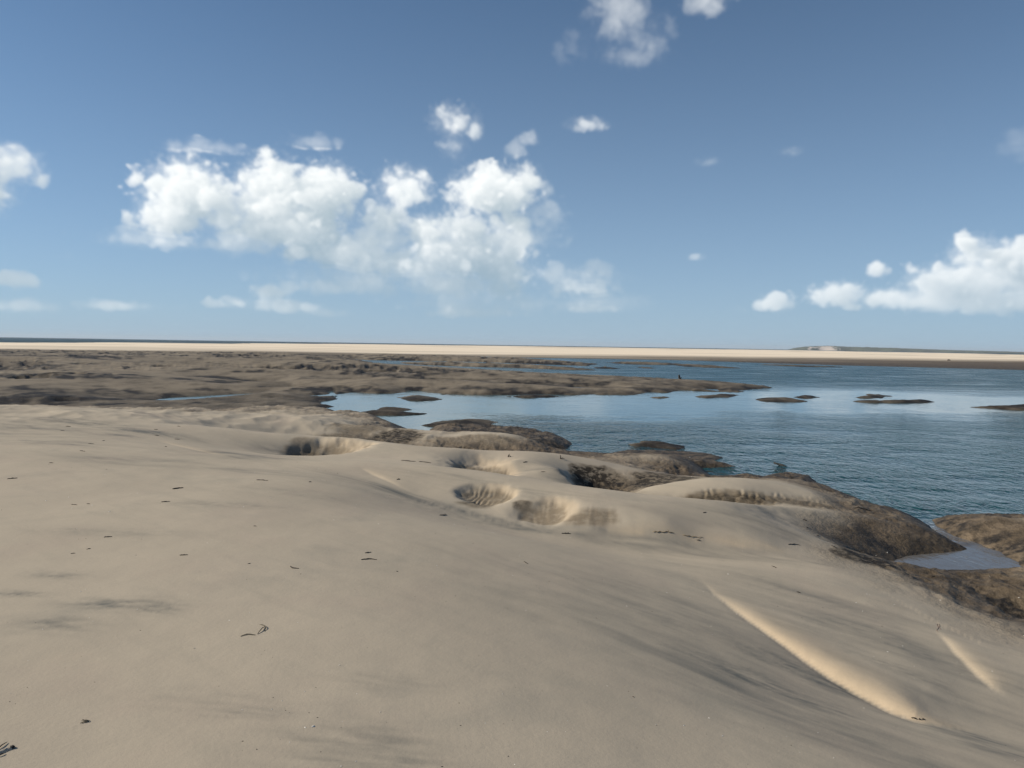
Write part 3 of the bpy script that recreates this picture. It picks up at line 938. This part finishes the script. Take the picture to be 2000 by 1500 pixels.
# ------------------------------------------------------------------ small things lying about
def plain(name, c0, c1, rough=0.85, scale=60.0):
    m, b = material(name)
    pos = N(N.node('ShaderNodeNewGeometry').outputs['Position'])
    N.plug(b.inputs['Base Color'], mixc(noise(pos, scale, 4, .6).ramp(.35, .65), c0, c1))
    b.inputs['Roughness'].default_value = rough
    N.plug(b.inputs['Normal'], bump(noise(pos, scale * 3, 3, .6), .4, .004))
    return m


BARK = plain('dark_bark', (0.014, 0.011, 0.009), (0.035, 0.027, 0.02))
WEED = plain('dry_weed', (0.05, 0.045, 0.03), (0.12, 0.10, 0.065))
STRAW = plain('straw', (0.20, 0.14, 0.08), (0.34, 0.25, 0.14))
PALE = plain('pale_wood', (0.40, 0.34, 0.26), (0.55, 0.48, 0.38), scale=30.0)
CHALK = plain('shell', (0.66, 0.62, 0.55), (0.80, 0.77, 0.70), 0.6, 90.0)
RED = plain('red_stalk', (0.16, 0.085, 0.06), (0.24, 0.14, 0.10))


def ground_z(x, y):
    return float(max(land(np.array([x]), np.array([y]))[0][0], 0.0))


def tube_mesh(name, pts, radii, sides=7):
    """A bent stick: rings swept along points, closed with caps."""
    pts = [Vector(p) for p in pts]
    vs = []; fs = []
    for i, p in enumerate(pts):
        d = (pts[min(i + 1, len(pts) - 1)] - pts[max(i - 1, 0)]).normalized()
        a = d.cross(Vector((0, 0, 1)))
        if a.length < 1e-3:
            a = Vector((1, 0, 0))
        a.normalize(); b = a.cross(d).normalized()
        for k in range(sides):
            t = 2 * math.pi * k / sides
            rr = radii[i] * (1 + 0.22 * math.sin(3.1 * k + i * 1.7))
            vs.append(p + (a * math.cos(t) + b * math.sin(t)) * rr)
    for i in range(len(pts) - 1):
        for k in range(sides):
            k2 = (k + 1) % sides
            fs.append((i * sides + k, i * sides + k2, (i + 1) * sides + k2, (i + 1) * sides + k))
    fs.append(tuple(range(sides))[::-1])
    fs.append(tuple(range((len(pts) - 1) * sides, len(pts) * sides)))
    me = bpy.data.meshes.new(name)
    me.from_pydata([tuple(v) for v in vs], [], fs)
    for p in me.polygons:
        p.use_smooth = True
    return me


def thing(name, label, cat, group=None, mesh=None, mat=None, loc=(0, 0, 0)):
    o = bpy.data.objects.new(name, mesh)
    if mat is not None:
        mesh.materials.append(mat)
    o.location = loc
    o['label'] = label
    o['category'] = cat
    if group:
        o['group'] = group
    C.objects.link(o)
    return o


def part(name, mesh, mat, parent):
    o = bpy.data.objects.new(name, mesh)
    mesh.materials.append(mat)
    o.parent = parent
    C.objects.link(o)
    return o


def lying_points(line, n=9, wob=0.12, seed=0):
    rng = random.Random(seed)
    w = [hit(u, v) for u, v in line]
    out = []
    segs = [math.hypot(w[i + 1][0] - w[i][0], w[i + 1][1] - w[i][1]) for i in range(len(w) - 1)]
    tot = sum(segs)
    for k in range(n):
        t = k / (n - 1) * tot
        i = 0
        while i < len(segs) - 1 and t > segs[i]:
            t -= segs[i]; i += 1
        f = t / max(segs[i], 1e-6)
        x = w[i][0] + (w[i + 1][0] - w[i][0]) * f; y = w[i][1] + (w[i + 1][1] - w[i][1]) * f
        e = tot * wob * rng.uniform(-.5, .5) * (0.3 if k in (0, n - 1) else 1) * 0.5
        nx, ny = -(w[i + 1][1] - w[i][1]) / max(segs[i], 1e-6), (w[i + 1][0] - w[i][0]) / max(segs[i], 1e-6)
        out.append((x + nx * e, y + ny * e))
    return out, tot


def stick(name, line, px, label, cat, group=None, mat=BARK, seed=0, spur=False, lift=0.0):
    xy, tot = lying_points(line, 10, 0.12, seed)
    rr = 0.5 * px / F * math.hypot(*xy[4])
    rng = random.Random(seed + 99)
    c = xy[5]; cz = ground_z(*c)
    pts = []; rad = []
    zs = np.maximum(land(np.array([p[0] for p in xy]), np.array([p[1] for p in xy]))[0], 0.0)
    for k, (x, y) in enumerate(xy):
        t = k / (len(xy) - 1)
        bow = lift * tot * math.sin(math.pi * t)
        r = rr * (0.45 + 0.75 * math.sin(math.pi * (0.12 + 0.8 * t))) * rng.uniform(.75, 1.2)
        pts.append((x - c[0], y - c[1], zs[k] - cz + r * 0.75 + bow)); rad.append(r)
    if not spur:
        return thing(name, label, cat, group, tube_mesh(name, pts, rad), mat, (c[0], c[1], cz))
    o = thing(name, label, cat, group, None, None, (c[0], c[1], cz))
    part('stem', tube_mesh('stem', pts, rad), mat, o)
    p = Vector(pts[7]); q = Vector(pts[6])
    d = (p - q).normalized()
    e = p + d * tot * -0.10 + Vector((0, 0, tot * .12)) + d.cross(Vector((0, 0, 1))) * tot * .03
    part('spur', tube_mesh('spur', [p, (p + e) / 2 + Vector((0, 0, .004)), e], [rr * .7, rr * .55, rr * .3]), mat, o)
    return o


LEFT = 'small dark scrap of bark lying flat on the smooth pale bank'
MIDL = 'tiny dark crumb of driftwood on the pale sand near the brow of the bank'
SCRAPS = [
    ([(14, 936.5), (34, 935)], 1.3, LEFT), ([(203, 1050.5), (219, 1049)], 1.4, LEFT), ([(351, 1085.5), (367, 1084.5)], 1.5, LEFT), ([(315, 981.5), (332, 980)], 1.3, LEFT),
    ([(139, 986), (151, 987)], 1.0, LEFT), ([(169, 985), (176, 985)], 1.0, LEFT), ([(169, 1074.5), (177, 1073)], 1.1, LEFT), ([(138, 1082.5), (147, 1081)], 1.0, LEFT),
    ([(495, 1028), (501, 1028)], 1.1, LEFT), ([(484, 1102), (489, 1101.5)], 1.0, LEFT), ([(774, 1117), (778, 1117)], 1.0, LEFT), ([(1235, 1361), (1239, 1363)], 1.0, LEFT), ([(603, 942), (608, 942)], 1.2, LEFT), ([(775, 938), (781, 937)], 1.5, LEFT),
    ([(128, 833), (138, 833.5)], 1.0, MIDL), ([(156, 881), (166, 882)], 1.0, MIDL), ([(96, 904.5), (104, 904.5)], 1.0, MIDL), ([(346, 832.5), (352, 833.5)], 1.0, MIDL), ([(301, 839), (308, 839.5)], 1.0, MIDL), ([(341, 858.5), (351, 859)], .9, MIDL), ([(302, 851), (311, 851.5)], .8, MIDL), ([(172, 867), (183, 867)], .8, MIDL), ([(200, 861), (205, 861)], .8, MIDL), ([(118, 841.5), (126, 842)], .8, MIDL), ([(322, 872.5), (326, 873)], .9, MIDL),
]
for i, (line, px, lab) in enumerate(SCRAPS):
    stick('bark_scrap', line, px, lab, 'driftwood', 'dark scraps scattered on the bank' if lab is LEFT else 'crumbs near the brow of the bank', BARK, 10 + i)
SLOPE = 'thin dark twig lying on the grey sand slope above the creek'
BARS = 'short dark twig lying on the smooth sand bar'
TWIGS = [
    ([(1023, 1097), (1031, 1102)], 1.2, SLOPE), ([(1507, 1106), (1517, 1110)], 1.2, SLOPE), ([(1556, 1156.5), (1564, 1159.5)], 1.4, SLOPE), ([(1624, 1066), (1634, 1071)], 1.2, SLOPE), ([(1648, 1085), (1661, 1092)], 1.4, SLOPE), ([(1807, 1132.5), (1819, 1135.5)], 1.6, SLOPE), ([(1819, 1130), (1826, 1126)], 1.5, SLOPE),
    ([(1373, 1002.5), (1379, 1002)], 1.2, BARS), ([(1568, 1016.5), (1576, 1018)], 1.2, BARS), ([(1575, 1032), (1579, 1032)], 1.0, BARS), ([(1595, 1047), (1600, 1047)], 1.0, BARS), ([(1057, 922), (1065, 922.5)], 1.0, BARS), ([(1022, 904), (1030, 903)], 1.3, BARS), ([(1248, 936.5), (1252, 937)], 1.0, BARS), ([(1361, 1060), (1368, 1061)], 1.0, BARS),
]
for i, (line, px, lab) in enumerate(TWIGS):
    stick('twig', line, px, lab, 'twig', 'twigs on the slope above the creek' if lab is SLOPE else 'short twigs on the sand bars', BARK, 60 + i)
stick('twig', [(705, 1094), (720, 1092.5), (736, 1094.5)], 1.7, 'long dark straight twig, the longer of two lying parallel on the bank', 'twig', None, BARK, 1)
stick('twig', [(713, 1080.5), (725, 1079.5)], 1.5, 'short dark twig lying parallel beside a longer one on the bank', 'twig', None, BARK, 2)
stick('twig', [(567, 1107), (570, 1110.5), (584, 1111)], 1.7, 'dark twig with an upturned hooked end on the bare bank', 'twig', None, BARK, 3)
stick('bark_strip', [(337, 955.5), (348, 954.5), (358, 953.5)], 2.0, 'thick dark strip of bark, largest scrap on the pale bank', 'bark', None, BARK, 4)
stick('twig', [(501, 938), (512, 938.2), (523, 939.5)], 1.3, 'slim dark twig tapering to points below the sand brow', 'twig', None, BARK, 5)
stick('forked_twig', [(859, 1006.5), (873, 1006.5)], 1.6, 'small forked black twig beside the grey streak in the hollow', 'twig', None, BARK, 6, True)
stick('forked_twig', [(1097, 1044), (1114, 1043.5)], 1.7, 'forked black twig on smooth sand below the rippled scour pits', 'twig', None, BARK, 7, True)
stick('straw_stalk', [(1275, 1041.5), (1296, 1042.5), (1316, 1044.5)], 1.3, 'long brown stalk with a barb lying along the low sand scarp', 'stalk', None, STRAW, 8, True)
stick('straw_stalk', [(1333, 1048.5), (1372, 1050)], 1.0, 'thin straight brown stalk without a barb along the low sand scarp', 'stalk', None, STRAW, 9)
stick('stick', [(1669, 993.5), (1704, 998.5)], 1.4, 'dark straight stick lying on the wet brown bar by the lagoon', 'stick', None, BARK, 11)
stick('twig', [(1540, 1065), (1552, 1064.5), (1563, 1066)], 1.4, 'dark curved twig at the tip of the sand bar', 'twig', None, BARK, 12)
stick('drift_line', [(783, 899.5), (800, 901), (812, 902)], 1.3, 'thin dark line of wrack in the hollow between two scour pits', 'seaweed', 'wrack in the hollow', BARK, 13)
stick('drift_line', [(818, 902.5), (842, 904.5)], 1.2, 'thin dark line of wrack in the hollow between two scour pits', 'seaweed', 'wrack in the hollow', BARK, 14)
stick('wrack_bit', [(1780, 1404.5), (1791, 1406.5)], 2.0, 'long black bit of wrack at the toe of the pale scarp', 'seaweed', None, BARK, 15)
stick('wrack_bit', [(1794, 1406.5), (1798, 1406)], 1.8, 'round black crumb of wrack at the toe of the pale scarp', 'seaweed', 'crumbs at the toe of the scarp', BARK, 16)
stick('wrack_bit', [(1801, 1406.5), (1806, 1406)], 1.8, 'round black crumb of wrack at the toe of the pale scarp', 'seaweed', 'crumbs at the toe of the scarp', BARK, 17)
stick('red_stalk', [(1831, 1236), (1830, 1220), (1834, 1219), (1838, 1231)], .55, 'thin reddish stalk bent into a loop above the small scarp', 'stalk', None, RED, 18)


def seagrass():
    o_xy = hit(500, 1236)
    o = thing('grass_blade', 'bent dry seagrass blade with a hooked tip on the open bank', 'seagrass', None, None, None, o_xy)
    for nm, line, px, mat, up_ in (('blade', [(470, 1245), (482, 1241.5), (499, 1241)], .75, WEED, .02), ('stem', [(503, 1240), (511, 1233), (517, 1225)], .7, BARK, .05), ('tip', [(507, 1220.5), (514, 1222.5), (520, 1227), (517, 1234)], .6, WEED, .03)):
        xy, tot = lying_points(line, 8, .05, 5)
        pts = []; rad = []
        for k, (x, y) in enumerate(xy):
            t = k / 7
            r = px / F * math.hypot(x, y) * (.5 + .6 * math.sin(math.pi * (.1 + .8 * t)))
            pts.append((x - o_xy[0], y - o_xy[1], ground_z(x, y) - o_xy[2] + r * .8 + up_ * tot * math.sin(math.pi * t))); rad.append(r)
        part(nm, tube_mesh(nm, pts, rad, 6), mat, o)


seagrass()


def tuft():
    c = hit(165, 1411)
    o = thing('seaweed_tuft', 'small flat tuft of dried dark seaweed on the near sand', 'seaweed', None, None, None, c)
    rng = random.Random(4)
    for k in range(11):
        a = rng.uniform(-.5, .5) + (math.pi if k % 2 else 0)
        L = rng.uniform(.008, .022)
        x0, y0 = rng.uniform(-.012, .012), rng.uniform(-.012, .012)
        pts = []
        for t in (0, .5, 1):
            x, y = x0 + math.cos(a + t * .6) * L * t, y0 + math.sin(a + t * .6) * L * t
            pts.append((x, y, ground_z(c[0] + x, c[1] + y) - c[2] + .0012 + .003 * math.sin(math.pi * t)))
        part('frond', tube_mesh('frond', pts, (.0012, .0016, .0008), 5), WEED, o)


tuft()


def half_buried():
    c = hit(12, 1468)
    o = thing('driftwood', 'pale half-buried driftwood end with a dark hollow tip in the near sand', 'driftwood', None, None, None, c)
    a = Vector(hit(-60, 1492)) - Vector(c); b = Vector(hit(24, 1462)) - Vector(c)
    pts = []; rad = []
    for k in range(9):
        t = k / 8
        p = a.lerp(b, t)
        r = .018 * (1 - .35 * t) * (1 + .12 * math.sin(k * 2.3))
        pts.append((p.x, p.y, p.z - r * .45)); rad.append(r)
    part('wood', tube_mesh('wood', pts, rad, 12), PALE, o)
    part('hollow_tip', tube_mesh('hollow_tip', [b + Vector((-.010, 0, -.001)), b + Vector((-.003, 0, .002)), b + Vector((.004, -.001, .0005)), b + Vector((.009, -.003, -.004))], (.003, .0085, .0085, .002), 10), BARK, o)
    for k, (l0, l1) in enumerate((((-6, 1466), (14, 1452)), ((-4, 1480), (9, 1475)))):
        p = Vector(hit(*l0)) - Vector(c); q = Vector(hit(*l1)) - Vector(c)
        lift = Vector((0, 0, .004))
        part('splinter', tube_mesh('splinter', [p + lift, (p + q) / 2 + lift * 1.6, q + lift], (.0018, .0022, .001), 6), BARK, o)


half_buried()


def shell_mesh(name, s, seed):
    """A cupped, ribbed fan shell."""
    rng = random.Random(seed)
    vs = [(0, 0, .12 * s)]; fs = []
    n, m_ = 14, 5
    for j in range(1, m_ + 1):
        for i in range(n + 1):
            a = -1.25 + 2.5 * i / n
            r = s * j / m_ * (1 + .05 * math.cos(i * math.pi))
            z = s * .42 * math.sin(math.pi * (j / m_) * .55 + .35) * math.cos(a * .7) * (1 + .06 * math.cos(i * math.pi)) - s * .3 * (j / m_) ** 3
            vs.append((r * math.sin(a), r * math.cos(a) - s * .5, z))
    for i in range(n):
        fs.append((0, 2 + i, 1 + i))
    for j in range(m_ - 1):
        for i in range(n):
            q = 1 + j * (n + 1) + i
            fs.append((q, q + 1, q + n + 2, q + n + 1))
    me = bpy.data.meshes.new(name)
    me.from_pydata(vs, [], fs)
    for p in me.polygons:
        p.use_smooth = True
    return me


NEARS = 'small chalky white shell fragment lying on the open pale bank'
MUDS = 'tiny white shell lying on the wet brown mud of a bar'
SHELLS = [(612, 1419, 5.0, 'largest white shell on the near bank, beside a smaller one', None), (596, 1423, 2.8, 'small white shell beside the largest shell on the near bank', None)] + \
    [(u, v, p, NEARS, 'white shell bits on the bank') for u, v, p in ((380, 1268, 2.4), (663, 1300, 2.2), (743, 1392, 2.6), (473, 1388, 2.6), (666, 1497, 3.0), (697, 1357, 1.6), (180, 987, 1.6), (90, 979, 1.8), (214, 1000, 2.0), (140, 993, 1.6), (134, 972, 1.6), (1422, 1122, 2.2), (1763, 1262, 1.6), (1374, 1156, 1.4))] + \
    [(u, v, p, MUDS, 'white shells on the mud') for u, v, p in ((1347, 894, 2.2), (1351, 931, 2.2), (1437, 983, 1.8), (1733, 1079, 2.0), (1711, 1086, 1.6), (1990, 1174, 1.8), (1863, 1145, 1.4), (1292, 897, 1.5))]
for i, (u, v, p, lab, grp) in enumerate(SHELLS):
    x, y, z = hit(u, v)
    s = p / F * math.hypot(x, y)
    o = thing('shell', lab, 'shell', grp, shell_mesh('shell', s, i), CHALK, (x, y, z - s * .02))
    o.rotation_euler = (random.uniform(-.2, .2), random.uniform(-.2, .2), random.uniform(0, 6.28))


def standing_twig(u, v, hpx, label, lean, cross):
    x, y, z = hit(u, v)
    k = math.hypot(x, y) / F
    o = thing('upright_twig', label, 'twig', None, None, None, (x, y, z))
    h = hpx * k; r = .9 * k
    part('stem', tube_mesh('stem', [(0, 0, -.02), (lean * h * .4, 0, h * .5), (lean * h, 0, h)], (r, r * .9, r * .6)), BARK, o)
    part('side_twig', tube_mesh('side_twig', [(lean * h * .3, 0, h * cross), (h * .5, .01, h * (cross + .05)), (h * .95, .02, h * (cross - .1))], (r * .9, r * .8, r * .5)), BARK, o)
    return o


standing_twig(992, 893, 6, 'small dark twig poking up from the bar above the rippled pit', .5, .3)
standing_twig(1095, 898, 8, 'upright L-shaped dark twig on the bar beside the lagoon', -.1, .15)


def water_stick():
    x, y, z = hit(1527, 910)
    o = thing('snag', 'thin dark snag poking out of the rippled lagoon water', 'snag', None, None, None, (x, y, 0.0))
    k = 1.4 * math.hypot(x, y) / F
    part('stem', tube_mesh('stem', [(7 * k, -.1, -.03), (1 * k, 0, .5 * k), (-6 * k, .25, 1.6 * k)], (1.3 * k, 1.3 * k, .9 * k)), BARK, o)
    part('fork', tube_mesh('fork', [(-3 * k, .1, 1.0 * k), (-5.5 * k, .2, 2.4 * k), (-5.2 * k, .2, 3.8 * k)], (.7 * k, .6 * k, .4 * k)), BARK, o)


water_stick()


def stump():
    x, y = spot(1327, 743.2, 0.0)
    o = thing('stump', 'dark broken tree stump standing in water beyond the mud spit', 'stump', None, None, None, (x, y, 0.0))
    k = 1.2 * math.hypot(x, y) / F
    part('trunk', tube_mesh('trunk', [(.2 * k, 0, -.2), (.3 * k, 0, 2 * k), (-.1 * k, 0, 4.5 * k), (-.7 * k, 0, 7 * k), (-.9 * k, 0, 9.2 * k)], (2.1 * k, 2.0 * k, 1.7 * k, 1.3 * k, 1.1 * k), 9), BARK, o)
    part('branch', tube_mesh('branch', [(.6 * k, 0, 3.8 * k), (2.4 * k, 0, 4.2 * k), (4.4 * k, 0, 4.4 * k)], (1.0 * k, .6 * k, .3 * k)), BARK, o)
    part('root', tube_mesh('root', [(.8 * k, 0, 3.2 * k), (2.2 * k, 0, 2.2 * k), (2.8 * k, 0, -.6 * k)], (1.0 * k, .9 * k, .9 * k)), BARK, o)


stump()


def far_lump():
    x, y = spot(1853, 706.5, 0.15)
    z = ground_z(x, y)
    k = math.hypot(x, y) / F
    bm = bmesh.new()
    bmesh.ops.create_icosphere(bm, subdivisions=3, radius=1.0)
    for v in bm.verts:
        n = float(fbm(np.array([v.co.x * 1.3 + 5]), np.array([v.co.y * 1.3 + v.co.z * 2]), 3, 8)[0])
        v.co = Vector((v.co.x * 2.6 * k, v.co.y * 2.0 * k, max(v.co.z, -.4) * 1.7 * k)) * (1 + .35 * n)
    me = bpy.data.meshes.new('boulder')
    bm.to_mesh(me); bm.free()
    thing('boulder', 'lone dark lump on the wet sand below the far sandbank', 'rock', None, me, BARK, (x, y, z + .3 * k))


far_lump()


# ------------------------------------------------------------------ shell grit and crumbs strewn over the near sand
def grit():
    rng = np.random.default_rng(21)
    n = 900
    rr_ = 2.2 + 9.0 * rng.random(n) ** 1.6
    aa = rng.uniform(-.75, .72, n)
    gx, gy = np.sin(aa) * rr_, np.cos(aa) * rr_
    keep = fbm(gx * .8, gy * .8, 2, 44) > -.12
    gx, gy = gx[keep], gy[keep]
    gz = land(gx, gy)[0]
    for nm, mat, sel in (('shell_grit', CHALK, 0), ('wood_crumbs', BARK, 1)):
        vs = []; fs = []
        for i in range(len(gx)):
            if (i % 5 < 2) == (sel == 0):
                s_ = rng.uniform(.0009, .0024) * (1 + .12 * math.hypot(gx[i], gy[i]))
                b0 = len(vs)
                ang = rng.uniform(0, 6.28)
                el_ = rng.uniform(1.0, 2.4)
                for k in range(5):
                    t = ang + k * 1.2566
                    lx, ly = math.cos(t) * s_ * el_ , math.sin(t) * s_
                    vs.append((gx[i] + lx * math.cos(ang) - ly * math.sin(ang), gy[i] + lx * math.sin(ang) + ly * math.cos(ang), gz[i] - s_ * .2))
                vs.append((gx[i], gy[i], gz[i] + s_ * rng.uniform(.5, .9)))
                for k in range(5):
                    fs.append((b0 + k, b0 + (k + 1) % 5, b0 + 5))
        me = bpy.data.meshes.new(nm)
        me.from_pydata(vs, [], fs)
        me.materials.append(mat)
        o = bpy.data.objects.new(nm, me)
        o['kind'] = 'stuff'
        o['label'] = 'fine pale shell grit strewn over the sand bank' if sel == 0 else 'fine dark wood crumbs strewn over the sand bank'
        o['category'] = 'grit' if sel == 0 else 'crumbs'
        C.objects.link(o)


grit()


# ------------------------------------------------------------------ sea air between here and the headland
def haze_box():
    me = bpy.data.meshes.new('haze')
    bm = bmesh.new()
    bmesh.ops.create_cube(bm, size=1.0)
    for v in bm.verts:
        v.co = Vector((v.co.x * 19000, 2950 + v.co.y * 12500, 16.2 + v.co.z * 36))
    bm.to_mesh(me); bm.free()
    m = bpy.data.materials.new('sea_air')
    m.use_nodes = True
    nt_ = m.node_tree
    nt_.nodes.clear()
    out = nt_.nodes.new('ShaderNodeOutputMaterial')
    v = nt_.nodes.new('ShaderNodeVolumePrincipled')
    v.inputs['Color'].default_value = (0.86, 0.93, 1.0, 1)
    v.inputs['Density'].default_value = 8e-5
    v.inputs['Anisotropy'].default_value = 0.1
    nt_.links.new(v.outputs[0], out.inputs['Volume'])
    me.materials.append(m)
    o = bpy.data.objects.new('haze', me)
    o['kind'] = 'stuff'
    C.objects.link(o)


haze_box()
